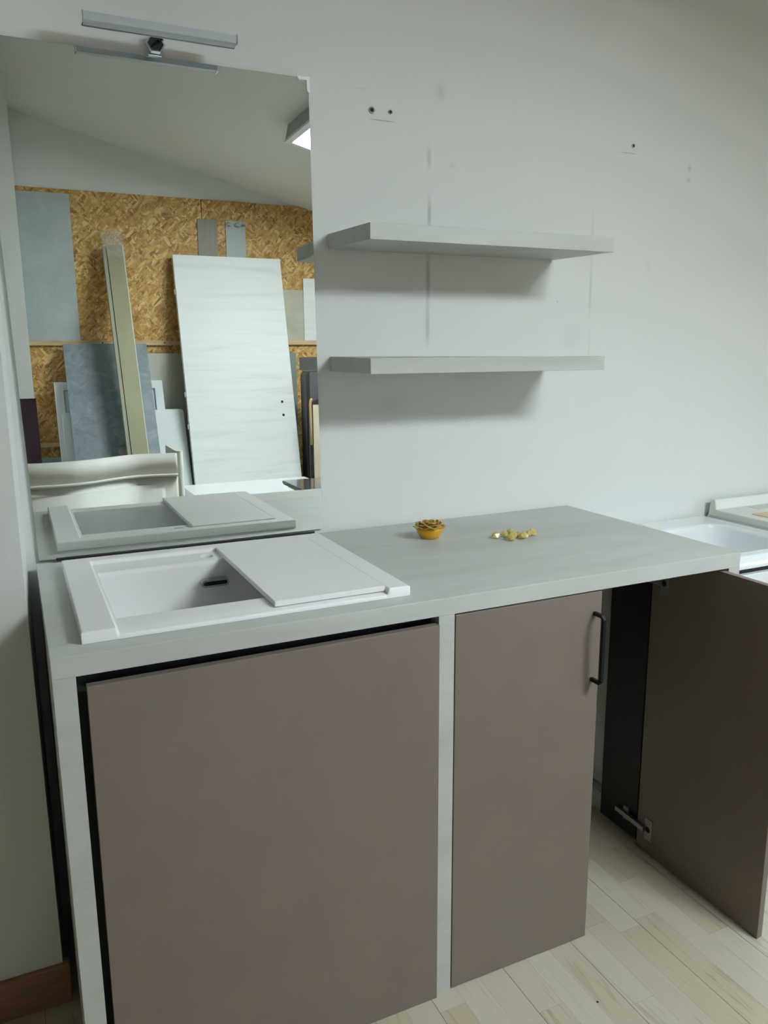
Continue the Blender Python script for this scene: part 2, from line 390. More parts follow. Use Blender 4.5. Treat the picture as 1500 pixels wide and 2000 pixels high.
# far wall
wall_front = struct(obj('wall_front', B(XL-.1, XR+.1, YF-.14, YF-.0126, -.02, 4.3), 'wall'), 'white wall lined with chipboard sheets')
for i, (x0, x1) in enumerate(((-3.58, -3.329), (-3.327, -2.079), (-2.077, -.829), (-.827, .421), (.423, 1.671), (1.673, 2.921), (2.923, 4.17), (4.172, 5.20))):
    p = obj('osb_sheet', B(x0+.0015, x1-.0015, YF-.012, YF, 0, 2.54), 'osb', bev=.001, seg=1); p.parent = wall_front
p = obj('seam_shade_board', B(XL, XR, YF-.0126, YF-.0115, 0, 2.538), 'subfloor'); p.parent = wall_front  # dark sheet added so the seams between the sheets read as shaded
for i, (z0, z1) in enumerate(((1.505, 1.54), (.803, .836))):
    t = struct(obj('trim_%d' % (i+1), B(XL, XR, YF-.001, YF+.025, z0, z1), 'batten', bev=.002, seg=1), 'pine batten screwed across the chipboard')
    for k in range(12):
        x = -.9 + k*.43 + (.1 if k % 3 else -.06)
        bm = bm_new(); lathe(bm, [(.005, .0245), (.005, .0262), (.002, .0266)], (x, YF, (z0+z1)/2), 10, 'y')
        s = obj('screw', bm, 'dark'); s.parent = t
# side walls
struct(obj('wall_side', B(XL-.1, XL, YF-.1, -.3, -.02, 4.3), 'osb'))
struct(obj('wall_partition', B(XL, .428, YF+.026, -3.35, 0, 4.2), 'wall'), 'white wall end standing across the room')
bm = bm_new()
plate_hole(bm, [(YF-.1, -.02), (.1, -.02), (.1, 2.6), (YF-.1, 2.6)], [(WY0, WZ0), (WY1, WZ0), (WY1, WZ1), (WY0, WZ1)], 'x', XR, XR+.12)
struct(obj('wall_right', bm, 'osb'))
bm = bm_new()
plate_hole(bm, [(WY0, WZ0), (WY1, WZ0), (WY1, WZ1), (WY0, WZ1)], [(WY0+.06, WZ0+.06), (WY1-.06, WZ0+.06), (WY1-.06, WZ1-.06), (WY0+.06, WZ1-.06)], 'x', XR+.06, XR+.11)
win = struct(obj('window_1', bm, 'white_lacquer'), 'white framed window')
g = obj('window_pane', B(XR+.082, XR+.087, WY0+.055, WY1-.055, WZ0+.055, WZ1-.055), 'pane'); g.parent = win
g = obj('window_sill', B(XR-.08, XR+.06, WY0-.04, WY1+.04, WZ0-.03, WZ0), 'white_lacquer', bev=.003); g.parent = win
# sloping ceiling
bm = bm_new()
cs = [(XL-.1, YF-.1), (XR+.1, YF-.1), (XR+.1, .12), (XL-.1, .12)]
hexa(bm, [(x, y, ceil_z(x, y)) for x, y in cs] + [(x, y, ceil_z(x, y)+.1) for x, y in cs])
struct(obj('ceiling', bm, 'wall'), 'sloping white ceiling')
# floor: three-strip boards laid towards the mirror wall
floor = struct(obj('floor', B(XL-.1, XR+.1, YF-.1, .1, -.06, -.008), 'subfloor'), 'pale wooden strip floor')
SW = .2/3
near, far = [], []
k0 = int(math.floor((XL-1.0413)/SW)); k1 = int(math.ceil((XR-1.0413)/SW))
for k in range(k0, k1):
    xa = 1.0413 + k*SW; y = -.0 - random.uniform(.05, .45); yb = 0.0
    while yb > YF:
        g0 = .0006 if k % 3 == 0 else .00015; g1 = .0006 if k % 3 == 2 else .00015
        b = (xa+g0, xa+SW-g1, max(y, YF)+.0002, yb-.0002)
        vis = (.93 < xa < 1.92 and -1.3 < y and yb > -1.35) or (0 < xa < .34 and yb > -.9 and y < -.3)
        (near if vis else far).append(b)
        yb = y; y -= random.uniform(.24, .52)
for b in near:
    o = obj('floor_strip', B(b[0], b[1], b[2], b[3], -.008, 0), 'plank'); o.parent = floor
bm = bm_new()
for b in far: box(bm, b[0], b[1], b[2], b[3], -.008, 0)
o = obj('floor_strips', bm, 'plank'); o.parent = floor; o['kind'] = 'stuff'
bm = bm_new(); lathe(bm, [(.003, 0), (.0025, .0005)], (1.379, -.875, 0), 10); o = obj('speck', bm, 'dark'); o.parent = floor

# ------------------------------------------------------------------ ceiling light (its own light)
fx0, fx1, fy0, fy1, fh = 1.845, 2.795, -2.55, -2.10, .092
th = math.atan(.24)
cx, cy = (fx0+fx1)/2, (fy0+fy1)/2
lt = thing('ceiling_light', 'grey box ceiling light with a glowing white panel', 'ceiling light', (cx, cy, ceil_z(cx, cy)), (math.atan(.025), th, 0), local=True)
hw, hl = (fx1-fx0)/2, (fy1-fy0)/2
bm = bm_new(); box(bm, -hw, hw, -hl, hl, -fh+.012, .006); obj('housing', bm, 'grey_panel', lt, bev=.004)
bm = bm_new()
plate_hole(bm, [(-hw, -hl), (hw, -hl), (hw, hl), (-hw, hl)], [(-hw+.035, -hl+.035), (hw-.035, -hl+.035), (hw-.035, hl-.035), (-hw+.035, hl-.035)], 'z', -fh-.004, -fh+.012)
obj('rim', bm, 'plastic_white', lt)
obj('light_panel', B(-hw+.03, hw-.03, -hl+.03, hl-.03, -fh+.004, -fh+.0115), 'lamp_glow', lt)

# ------------------------------------------------------------------ vanity: worktop
H, T = .950, .038
X0, X1, YFr = .3155, 1.9266, -.698
X0b = .3155
hx0, hx1, hy0, hy1 = .432, .952, -.578, -.208
bm = bm_new()
plate_hole(bm, [(X0, YFr), (X1, YFr), (X1, -.004), (X0, -.029)], [(hx0, hy0), (hx1, hy0), (hx1, hy1), (hx0, hy1)], 'z', H-T, H)
wt = tag(obj('worktop', bm, 'concrete', bev=.0012, seg=2), 'long pale concrete-look worktop spanning all the taupe doors', 'worktop')

# ------------------------------------------------------------------ vanity: cabinet under the worktop
cab = thing('vanity_cabinet', 'taupe-doored vanity cabinet with pale upright side panels, one door open', 'cabinet', (1.12, -.35, 0))
ZB = H-T
def side_panel(x0, x1, yb=-.03): return obj('side_panel', B(x0, x1, YFr, yb, 0, ZB), 'concrete', cab, bev=.001)
side_panel(X0, .3535); side_panel(1.0585, 1.0965); sp_r = side_panel(1.8886, X1, -.022)
obj('top_gap_shade', B(.3535, 1.0585, -.664, -.646, .80, ZB-.0005), 'black_board', cab)  # added black board, paints the shade in the gap above the wide door
obj('left_gap_shade', B(.3535, .405, -.664, -.646, .01, .7995), 'black_board', cab)  # added black strip, paints the shade in the gap left of the door
# loose-fitting wide door
bm = bm_new(); hexa(bm, [(.3655, -.707, .0), (1.0555, -.708, .0), (1.0555, -.689, .0), (.3655, -.688, .0), (.3690, -.705, .893), (1.0565, -.706, .896), (1.0565, -.687, .896), (.3690, -.686, .893)])
d1 = obj('door', bm, 'taupe', cab, bev=.001)
# narrow door with the black handle
d2 = obj('door', B(1.0985, 1.4865, -.699, -.680, .002, .909), 'taupe', cab, bev=.001)
hxx = 1.4665; yd = -.699
bm = bm_new()
hp = [(hxx, yd+.002, .8585), (hxx, yd-.027, .8585), (hxx, yd-.033, .8525), (hxx, yd-.033, .7035), (hxx, yd-.027, .6975), (hxx, yd+.002, .6975)]
tube(bm, hp, .0062, 4, math.pi/4)
sub('handle', bm, 'black_metal', d2, bev=.0012)
# open door standing out from the right-hand end, hinged to a black strip
d3 = obj('door', B(1.8665, 1.8840, -.894, -.466, .003, .906), 'taupe', cab, bev=.001)
obj('hinge_strip', B(1.8705, 1.8890, -.458, -.300, .014, .908), 'black_board', cab, bev=.001)
obj('skirting_rail', B(1.8800, 1.8890, -.299, -.030, .072, .097), 'green_panel', cab, bev=.003)
for zc in (.078, .826):
    bm = bm_new()
    box(bm, 1.8645, 1.8668, -.525, -.497, zc-.034, zc+.034)               # cup flange on the door
    hg = sub('hinge', bm, 'steel', d3, bev=.0008)
    bm = bm_new()
    hexa(bm, [(1.852, -.503, zc-.007), (1.868, -.503, zc-.007), (1.868, -.380, zc-.007), (1.856, -.380, zc-.007),
              (1.852, -.503, zc+.007), (1.868, -.503, zc+.007), (1.868, -.380, zc+.007), (1.856, -.380, zc+.007)])
    box(bm, 1.866, 1.8708, -.425, -.405, zc-.020, zc+.020)                # mounting plate on the strip
    sub('hinge_arm', bm, 'steel', d3, bev=.0012)
    bm = bm_new(); lathe(bm, [(.009, 1.8643), (.009, 1.8652)], (0, -.510, zc), 16, 'x')
    sub('hinge_cup', bm, 'dark', d3)
    for dz in (-.024, .024):
        bm = bm_new(); lathe(bm, [(.004, 1.8646), (.004, 1.8635), (.002, 1.8632)], (0, -.512, zc+dz), 10, 'x'); sub('screw', bm, 'steel', d3)

# ------------------------------------------------------------------ inset sink
KX0, KX1, KY0, KY1, KT, KR = .370, 1.016, -.649, -.103, .972, .9625
def ss(a, b, x):
    t = min(1, max(0, (x-a)/(b-a))); return t*t*(3-2*t)
def inside(x, a, b, s): return ss(a, a+s, x)*(1-ss(b-s, b, x))
def sink_h(x, y):
    rec = inside(x, .4285, .9685, .005)*(1-ss(-.146, -.140, y))
    h = KT - (KT-KR)*rec
    # gentle roll of the front edge inside the recess
    h -= .0035*rec*(1-ss(KY0, KY0+.028, y))
    bw = ss(.441, .470, x)*(1-ss(.905, .942, x))*ss(-.566, -.535, y)*(1-ss(-.262, -.222, y))
    def wall(t): return 1-(1-t)**2.2
    bx = min(wall(min(1, max(0, (x-.440)/.030))), wall(min(1, max(0, (.944-x)/.030))), wall(min(1, max(0, (y+.566)/.030))), wall(min(1, max(0, (-.222-y)/.030))))
    h -= .150*bx
    e = min(x-KX0, KX1-x, y-KY0, KY1-y)
    h -= .0022*(1-ss(0, .003, e))**2
    return h
def lines(a, b, step, fine):
    L_ = [a + (b-a)*i/round((b-a)/step) for i in range(round((b-a)/step)+1)]
    for f0, f1, st in fine:
        L_ = [v for v in L_ if not f0 < v < f1] + [f0 + (f1-f0)*i/round((f1-f0)/st) for i in range(round((f1-f0)/st)+1)]
    return sorted(set(round(v, 6) for v in L_))
xs = lines(KX0, KX1, .006, [(KX0, KX0+.004, .001), (KX1-.004, KX1, .001), (.427, .474, .0012), (.674, .716, .0015), (.905, .971, .002)])
ys = lines(KY0, KY1, .006, [(KY0, KY0+.004, .001), (KY1-.004, KY1, .001), (-.569, -.532, .0015), (-.256, -.138, .0015)])
bm = bm_new()
G = [[bm.verts.new((x, y, sink_h(x, y))) for y in ys] for x in xs]
for i in range(len(xs)-1):
    for j in range(len(ys)-1):
        if math.hypot((xs[i]+xs[i+1])/2-.695, (ys[j]+ys[j+1])/2+.1835) < .0166: continue      # tap hole
        bm.faces.new([G[i][j], G[i+1][j], G[i+1][j+1], G[i][j+1]])
def skirt(loop, dx, dy):
    low = [bm.verts.new((v.co.x+dx, v.co.y+dy, H+.0005)) for v in loop]
    for a in range(len(loop)-1): bm.faces.new([loop[a], loop[a+1], low[a+1], low[a]])
skirt([g[0] for g in G], 0, 0); skirt([g[-1] for g in G], 0, 0); skirt(G[0], 0, 0); skirt(G[-1], 0, 0)
snk = thing('inset_sink', 'white composite inset sink with raised rims and a rectangular bowl', 'sink', (.693, -.376, H))
body = obj('sink_body', bm, 'ceramic', snk, smooth=True)
bm = bm_new(); lathe(bm, [(.0186, KR-.0008), (.0180, KR+.0004), (.0166, KR+.0002), (.0160, KR-.0012), (.0158, KR-.038)], (.695, -.1835, 0), 32, 'z', (0, 1)); obj('tap_hole', bm, 'ceramic', snk, smooth=False)
def stadium(hw, r, n=8):
    return [(hw-r + r*math.cos(a), r*math.sin(a)) for a in [-math.pi/2 + math.pi*i/n for i in range(n+1)]] + \
           [(-hw+r + r*math.cos(a), r*math.sin(a)) for a in [math.pi/2 + math.pi*i/n for i in range(n+1)]]
oc = (.699, -.2455, .9125)
bm = bm_new()
plate_hole(bm, [(oc[0]+u, oc[2]+v) for u, v in stadium(.033, .0095)], [(oc[0]+u, oc[2]+v) for u, v in stadium(.0285, .0050)], 'y', oc[1]-.0050, oc[1]+.012)
ov = obj('overflow_ring', bm, 'alu', snk, bev=0)
bm = bm_new(); prism(bm, [(oc[0]+u, oc[2]+v) for u, v in stadium(.0288, .0053)], 'y', oc[1]-.0042, oc[1]+.010); obj('overflow_slot', bm, 'dark', snk)
bm = bm_new(); lathe(bm, [(.044, .8128), (.044, .8150), (.036, .8162), (.012, .8150)], (.69, -.39, 0), 32); obj('drain', bm, 'chrome', snk, smooth=False)
# sliding cover board on the sink
bm = bm_new(); box(bm, .7265, .9655, -.636, -.1455, KR+.0002, KR+.0118)
tag(obj('sink_cover', bm, 'ceramic', bev=.0022, seg=3), 'flat white cover board laid over half the sink bowl', 'cover')

# ------------------------------------------------------------------ mirror
MY = -.0094
mc = [(.300, 2.128), (1.052, 2.131), (1.063, .960), (.323, .9515)]
mir = thing('wall_mirror', 'large frameless wall mirror standing on the worktop behind the sink', 'mirror', (.69, MY, .9515))
bm = bm_new()
v = [bm.verts.new((x, MY, z)) for x, z in mc]; bm.faces.new(v)
o = obj('mirror_glass', bm, 'mirror', mir)
bm = bm_new()
A = [bm.verts.new((x, MY, z)) for x, z in mc]; Bq = [bm.verts.new((x, -.0035, z)) for x, z in mc]
for i in range(4): bm.faces.new([A[i], A[(i+1) % 4], Bq[(i+1) % 4], Bq[i]])
bm.faces.new(Bq); obj('glass_edge', bm, 'glass_edge', mir)
obj('sealing_strip', B(.362, 1.038, -.0155, -.0096, .9503, .9555), 'black_board', mir, bev=.001)
bm = bm_new()
Lp = [(1.0195, 2.1318), (1.0545, 2.1335), (1.0545, 2.0965), (1.0525, 2.0945), (1.0462, 2.1010), (1.0458, 2.1245), (1.0262, 2.1240)]
prism(bm, Lp, 'y', MY-.0045, -.0008); obj('corner_protector', bm, 'plastic_white', mir, bev=.0006)
# ------------------------------------------------------------------ mirror lamp
lamp = thing('mirror_lamp', 'slim unlit bar lamp clipped over the top of the mirror', 'lamp', (.66, -.05, 2.13))
bm = bm_new(); prism(bm, [(-.118, 2.1475), (-.110, 2.1445), (-.092, 2.1445), (-.090, 2.1665), (-.110, 2.1665), (-.118, 2.1640)], 'x', .5085, .8405); obj('diffuser', bm, 'diffuser', lamp, bev=.0006)
for x in (.5065, .8405):
    bm = bm_new(); prism(bm, [(-.1195, 2.1465), (-.111, 2.1432), (-.0905, 2.1432), (-.0885, 2.168), (-.111, 2.168), (-.1195, 2.1650)], 'x', x, x+.002); obj('end_cap', bm, 'chrome', lamp)
obj('back_profile', B(.5085, .8405, -.0905, -.0870, 2.1435, 2.1680), 'alu', lamp)
hx, hz, hr = .673, 2.1515, .0225
def hexr(r, sx=1.0): return [(hx + sx*r*math.cos(math.pi/3*k), hz + r*.92*math.sin(math.pi/3*k)) for k in range(6)]
bm = bm_new(); plate_hole(bm, hexr(hr), hexr(hr*.80), 'y', -.027, -.009); br = obj('bracket', bm, 'chrome', lamp, bev=.0012, seg=2)
bm = bm_new(); prism(bm, hexr(hr*.82), 'y', -.0225, -.010); sub('bracket_face', bm, 'chrome_dark_reflection', br, bev=.003, seg=2)
obj('clip', B(hx-.016, hx+.016, -.0125, -.0012, 2.1300, 2.1325), 'chrome', lamp, bev=.0008)
bm = bm_new(); hexa(bm, [(hx+.006, -.030, 2.158), (hx+.020, -.030, 2.158), (hx+.006, -.088, 2.150), (hx-.008, -.088, 2.150), (hx+.006, -.030, 2.166), (hx+.020, -.030, 2.166), (hx+.006, -.088, 2.160), (hx-.008, -.088, 2.160)])
obj('arm', bm, 'chrome', lamp, bev=.001)

# ------------------------------------------------------------------ shelves
bm = bm_new()
hexa(bm, [(1.101, -.274, 1.7125), (1.8367, -.274, 1.7150), (1.8367, 0, 1.7215), (1.101, 0, 1.7205), (1.101, -.274, 1.7510), (1.8367, -.274, 1.7535), (1.8367, 0, 1.7600), (1.101, 0, 1.7590)])
tag(obj('wall_shelf', bm, 'concrete', bev=.0012), 'upper thick pale concrete-look floating shelf with its underside showing', 'shelf', 'floating shelves on the white wall')
bm = bm_new()
hexa(bm, [(1.099, -.274, 1.3965), (1.823, -.274, 1.3965), (1.819, 0, 1.394), (1.099, 0, 1.3995), (1.099, -.274, 1.4355), (1.823, -.274, 1.4355), (1.819, 0, 1.433), (1.099, 0, 1.4385)])
tag(obj('wall_shelf', bm, 'concrete', bev=.0012), 'lower thick pale concrete-look floating shelf seen at eye level', 'shelf', 'floating shelves on the white wall')

# ------------------------------------------------------------------ rose-shaped candle dish
rc = Vector((1.300, -.209, H))
rose = thing('rose_ornament', 'amber rose-shaped wax ornament on the worktop', 'ornament', rc)
bm = bm_new()
lathe(bm, [(.004, 0), (.021, 0), (.0245, .002), (.031, .012), (.0365, .024), (.0385, .030), (.034, .032), (.004, .030)], rc, 40)
obj('bowl', bm, 'amber_base', rose, smooth=True)
def petal(ang, rad, wid, hgt, flare, z0, wave):
    """cupped petal: rises from the ring at rad, flares outwards and rolls its wavy rim over"""
    bm = bm_new(); nu, nv = 12, 8; R_ = []
    for side in (0, 1):
        rows = []
        for j in range(nv+1):
            t = j/nv; row = []
            for i in range(nu+1):
                u = -1 + 2*i/nu
                lob = 1-abs(u)**3
                rise = math.sin(min(1, t*1.12)*math.pi/2) - .22*max(0, t-.75)*4*.5
                zz = z0 + hgt*rise*(.70+.30*lob) + wave*math.sin(u*6+ang*5)*t*t
                rr = rad*(1-.16*u*u*(1-t)) + flare*(t**1.6)*(.45+.55*lob) - (.0019*(1-.4*t) if side else 0)
                a = ang + u*wid*.5*(.78+.22*math.sin(math.pi*min(1, t+.25)))
                row.append(bm.verts.new((rc.x + rr*math.cos(a), rc.y + rr*math.sin(a), rc.z + zz + (.0006 if side else 0))))
            rows.append(row)
        R_.append(rows)
    for rows in R_:
        for j in range(nv):
            for i in range(nu): bm.faces.new([rows[j][i], rows[j][i+1], rows[j+1][i+1], rows[j+1][i]])
    a, b = R_
    for j in range(nv):
        bm.faces.new([a[j][0], a[j+1][0], b[j+1][0], b[j][0]]); bm.faces.new([a[j][nu], a[j+1][nu], b[j+1][nu], b[j][nu]])
    for i in range(nu):
        bm.faces.new([a[0][i], a[0][i+1], b[0][i+1], b[0][i]]); bm.faces.new([a[nv][i], a[nv][i+1], b[nv][i+1], b[nv][i]])
    return obj('petal', bm, 'amber_petal', rose, smooth=True)
for n, rad, wid, hgt, flare, z0, wave, off in ((5, .0350, 1.42, .0120, .0125, .0240, .0022, -1.9), (5, .0300, 1.45, .0165, .0085, .0260, .0020, -1.25), (4, .0225, 1.75, .0200, .0070, .0270, .0016, -1.7), (4, .0150, 1.80, .0215, .0050, .0280, .0010, -.9), (3, .0085, 2.2, .0215, .0030, .0290, .0008, -1.5)):
    for k in range(n): petal(off + 2*math.pi*k/n, rad, wid, hgt*random.uniform(.92, 1.08), flare*random.uniform(.85, 1.15), z0, wave)
bm = bm_new(); lathe(bm, [(.001, .030), (.0040, .031), (.0045, .044), (.0025, .0495), (.0008, .0500)], rc, 14); obj('bud', bm, 'amber_petal', rose, smooth=True)
# ------------------------------------------------------------------ yellow crystals
def crystal(x, y, r, sx, rz):
    bm = bm_new(); bmesh.ops.create_icosphere(bm, subdivisions=1, radius=r)
    for v in bm.verts:
        v.co *= random.uniform(.72, 1.25); v.co.x *= sx; v.co.z *= .95
    bmesh.ops.rotate(bm, verts=bm.verts, matrix=Matrix.Rotation(rz, 3, 'Z'))
    low = min(v.co.z for v in bm.verts)
    bmesh.ops.translate(bm, verts=bm.verts, vec=(0, 0, -low - r*.12))
    for v in bm.verts: v.co.z = max(0, v.co.z)
    o = obj('crystal', bm, 'crystal'); o.location = (x, y, H+.0002)
    tag(o, 'small clear yellow glass crystal in the heap on the worktop', 'crystal', 'yellow crystals on the worktop')
for a in ((1.463, -.288, .0112, 1.45, .3), (1.486, -.296, .0105, 1.30, .4), (1.500, -.318, .0112, 1.20, 2.2), (1.478, -.338, .0108, 1.25, .9), (1.508, -.292, .0110, 1.25, 1.4),
          (1.522, -.334, .0108, 1.30, -.3), (1.527, -.306, .0095, 1.15, 1.1), (1.546, -.323, .0104, 1.25, .2), (1.567, -.309, .0118, 1.20, 1.0)): crystal(*a)

# ------------------------------------------------------------------ neighbouring white washbasin unit
wb = thing('white_washbasin', 'glossy white washbasin sunk beside the right end of the worktop', 'washbasin', (2.24, -.25, .82))
bx0, bx1, by0, by1, bz0, bz1 = 1.934, 2.548, -.497, -.001, .8215, .8585
def basin_h(x, y):
    def wl(t): t = min(1, max(0, t)); return 1-(1-t)**2.4
    f = lambda d, s: wl(d/s)
    cxb, cyb, hxb, hyb, rb = 2.235, -.285, .250, .167, .075
    qx, qy = abs(x-cxb)-hxb+rb, abs(y-cyb)-hyb+rb
    sd = math.hypot(max(qx, 0), max(qy, 0)) + min(max(qx, qy), 0) - rb          # rounded bowl outline
    b = f(-sd, .05)
    h = bz1 - .125*b
    e = min(x-bx0, bx1-x, y-by0, by1-y); h -= .010*(1-ss(0, .014, e))**2
    return h
xs = lines(bx0, bx1, .010, [(bx0, bx0+.014, .002), (bx1-.014, bx1, .002), (2.38, 2.49, .0025), (1.98, 2.04, .005)])
ys = lines(by0, by1, .010, [(by0, by0+.014, .002), (by1-.014, by1, .002), (-.455, -.38, .0025), (-.21, -.112, .0025)])
bm = bm_new()
G = [[bm.verts.new((x, y, basin_h(x, y))) for y in ys] for x in xs]
for i in range(len(xs)-1):
    for j in range(len(ys)-1): bm.faces.new([G[i][j], G[i+1][j], G[i+1][j+1], G[i][j+1]])
for loop in ([g[0] for g in G], [g[-1] for g in G], G[0], G[-1]):
    low = [bm.verts.new((v.co.x, v.co.y, bz0)) for v in loop]
    for a in range(len(loop)-1): bm.faces.new([loop[a], loop[a+1], low[a+1], low[a]])
obj('basin_body', bm, 'gloss_white', wb, smooth=True)
bm = bm_new(); lathe(bm, [(.022, .7338), (.022, .736), (.008, .737)], (2.24, -.29, 0), 24); obj('drain', bm, 'chrome', wb)
uc = thing('white_base_cabinet', 'white lacquered base cabinet under the glossy washbasin', 'cabinet', (2.24, -.25, 0))
bm = bm_new()
for b in ((1.936, 1.952, -.450, -.010, .06, .8215), (2.530, 2.546, -.450, -.010, .06, .8215), (1.952, 2.530, -.478, -.010, .06, .076), (1.936, 1.952, -.478, -.4505, .077, .79), (2.530, 2.546, -.478, -.4505, .077, .79), (1.952, 2.530, -.022, -.010, .076, .8215)): box(bm, *b)
obj('carcass', bm, 'white_lacquer', uc)
obj('plinth', B(1.945, 2.537, -.44, -.42, 0, .062), 'white_lacquer', uc)
obj('door', B(1.937, 2.545, -.497, -.4785, .062, .8035), 'white_lacquer', uc, bev=.002)
obj('reveal_shade_strip', B(1.953, 2.529, -.4780, -.4640, .74, .8205), 'black_board', uc)  # black strip added to paint the shade in the gap under the basin
# second basin slab with raised back, carton on it
sb = thing('basin_slab', 'ivory basin slab with a raised back edge next to the glossy washbasin', 'washbasin', (2.95, -.25, .86))
bm = bm_new()
prism(bm, [(-.500, .8605), (-.018, .8605), (-.026, .922), (-.046, .922), (-.052, .886), (-.500, .884)], 'x', 2.552, 3.45)
obj('slab', bm, 'stone_white', sb, bev=.003)
for k in range(6):
    obj('soap_rib', B(2.70+k*.022, 2.708+k*.022, -.115, -.065, .8848, .8880), 'stone_white', sb, bev=.001)
bm = bm_new(); hexa(bm, [(2.60, -.44, .8845), (3.10, -.44, .8845), (3.10, -.165, .8845), (2.60, -.165, .8845), (2.60, -.44, .8885), (3.10, -.44, .8885), (3.10, -.165, .8885), (2.60, -.165, .8885)])
tag(obj('carton_sheet', bm, 'cardboard', bev=.001), 'flat sheet of brown cardboard lying on the ivory basin slab', 'cardboard')
u2 = thing('ivory_base_cabinet', 'plain white base cabinet carrying the ivory basin slab', 'cabinet', (3.0, -.25, 0))
bm = bm_new(); box(bm, 2.556, 3.44, -.455, -.012, .07, .8605); obj('carcass', bm, 'white_lacquer', u2)
obj('plinth', B(2.57, 3.42, -.43, -.41, 0, .07), 'white_lacquer', u2)
for x0, x1 in ((2.558, 2.997), (3.0, 3.438)): obj('door', B(x0, x1, -.474, -.4555, .072, .855), 'white_lacquer', u2, bev=.002)

# ------------------------------------------------------------------ things along the chipboard wall (seen in the mirror)
def leaning(name, label, cat, x0, x1, length, th_, base_y, top_y, mat, z0=0.0, bev=.001, group=None, tilt=0.0, build=None):
    """a board standing at base_y and leaning back towards the far wall; its front face passes base_y below, top_y above"""
    ang = math.asin((base_y-top_y)/length)
    t = thing(name, label, cat, ((x0+x1)/2, base_y, z0 + th_*math.sin(ang)), (ang, tilt, 0), group, local=True)
    hw_ = (x1-x0)/2
    if build: build(t, hw_, length, th_)
    else: obj('panel', B(-hw_, hw_, -th_, 0, 0, length), mat, t, bev=bev)
    return t
# white wood-grain door leaf
def b_door(t, w_, l_, d_):
    obj('door_leaf', B(-w_, w_, -d_, 0, 0, l_), 'white_wood', t, bev=.002)
    for z in (.95, 1.18, 1.92): obj('hinge_pin', B(-w_-.010, -w_+.001, -d_*.7, -d_*.3, z-.018, z+.018), 'white_lacquer', t, bev=.002)
    for z in (1.005, 1.105):
        bm = bm_new(); lathe(bm, [(.010, -.001), (.010, .0008)], (w_-.095, 0, z), 16, 'y'); obj('lock_hole', bm, 'dark', t)
leaning('interior_door', 'loose white wood-grain door leaf leaning on the chipboard', 'door', 1.432, 2.232, 2.185, .04, -3.44, -3.925, 'white_wood', build=b_door)
# blue-grey slab with a waste hole
def b_slab(t, w_, l_, d_):
    bm = bm_new(); n = 32; cxh, czh, rh = .045, .845, .046
    inn = [(cxh + rh*math.cos(2*math.pi*i/n), czh + rh*math.sin(2*math.pi*i/n)) for i in range(n)]
    out = []
    for i in range(n):
        a = 2*math.pi*i/n; dx, dz = math.cos(a), math.sin(a); ts = []
        if dx > 1e-9: ts.append((w_-cxh)/dx)
        if dx < -1e-9: ts.append((-w_-cxh)/dx)
        if dz > 1e-9: ts.append((l_-czh)/dz)
        if dz < -1e-9: ts.append((0-czh)/dz)
        k = min(ts); out.append((cxh+dx*k, czh+dz*k))
    for cxx, czz in ((-w_, 0), (w_, 0), (w_, l_), (-w_, l_)):
        i = min(range(n), key=lambda q: math.hypot(out[q][0]-cxx, out[q][1]-czz)); out[i] = (cxx, czz)
    plate_hole(bm, out, inn, 'y', -d_, 0); obj('slab', bm, 'blue_slab', t)
    bm = bm_new(); lathe(bm, [(rh+.006, -d_-.001), (rh+.006, -d_-.004)], (cxh, 0, czh), 32, 'y'); obj('waste_cover', bm, 'beige_slab', t)
leaning('slate_slab', 'blue-grey slate-look slab with a round waste hole behind the olive board', 'slab', .652, 1.212, 1.635, .02, -3.30, -3.93, 'blue_slab', build=b_slab)
# two white trays behind it
def tray(t, w_, l_, d_):
    bm = bm_new()
    plate_hole(bm, [(-w_, 0), (w_, 0), (w_, l_), (-w_, l_)], [(-w_+.06, .06), (w_-.06, .06), (w_-.06, l_-.06), (-w_+.06, l_-.06)], 'y', -d_, 0)
    box(bm, -w_+.055, w_-.055, -d_, -d_*.5, .055, l_-.055)
    obj('tray_body', bm, 'gloss_white', t, bev=.004, seg=2)
leaning('shower_tray', 'taller white tray with a recessed panel leaning behind the slate slab', 'tray', .572, 1.305, 1.30, .035, -3.55, -3.915, 'gloss_white', build=tray)
def tray2(t, w_, l_, d_):
    bm = bm_new(); r = .025
    pts = []
    for (cx_, cz_, a0) in ((w_-r, r, -90), (w_-r, l_-r, 0), (-w_+r, l_-r, 90), (-w_+r, r, 180)):
        for i in range(6):
            a = math.radians(a0 + 90*i/5); pts.append((cx_+r*math.cos(a), cz_+r*math.sin(a)))
    prism(bm, pts, 'y', -d_, 0); obj('tray_body', bm, 'gloss_white', t, bev=.003)
leaning('shower_tray', 'shorter plain white tray with rounded corners leaning behind the slate slab', 'tray', .600, 1.425, 1.105, .038, -3.43, -3.805, 'gloss_white', build=tray2)
leaning('stone_slab', 'beige stone-look slab standing between the white trays and the white door', 'slab', 1.10, 1.60, 1.447, .010, -3.930, -3.955, 'beige_slab')
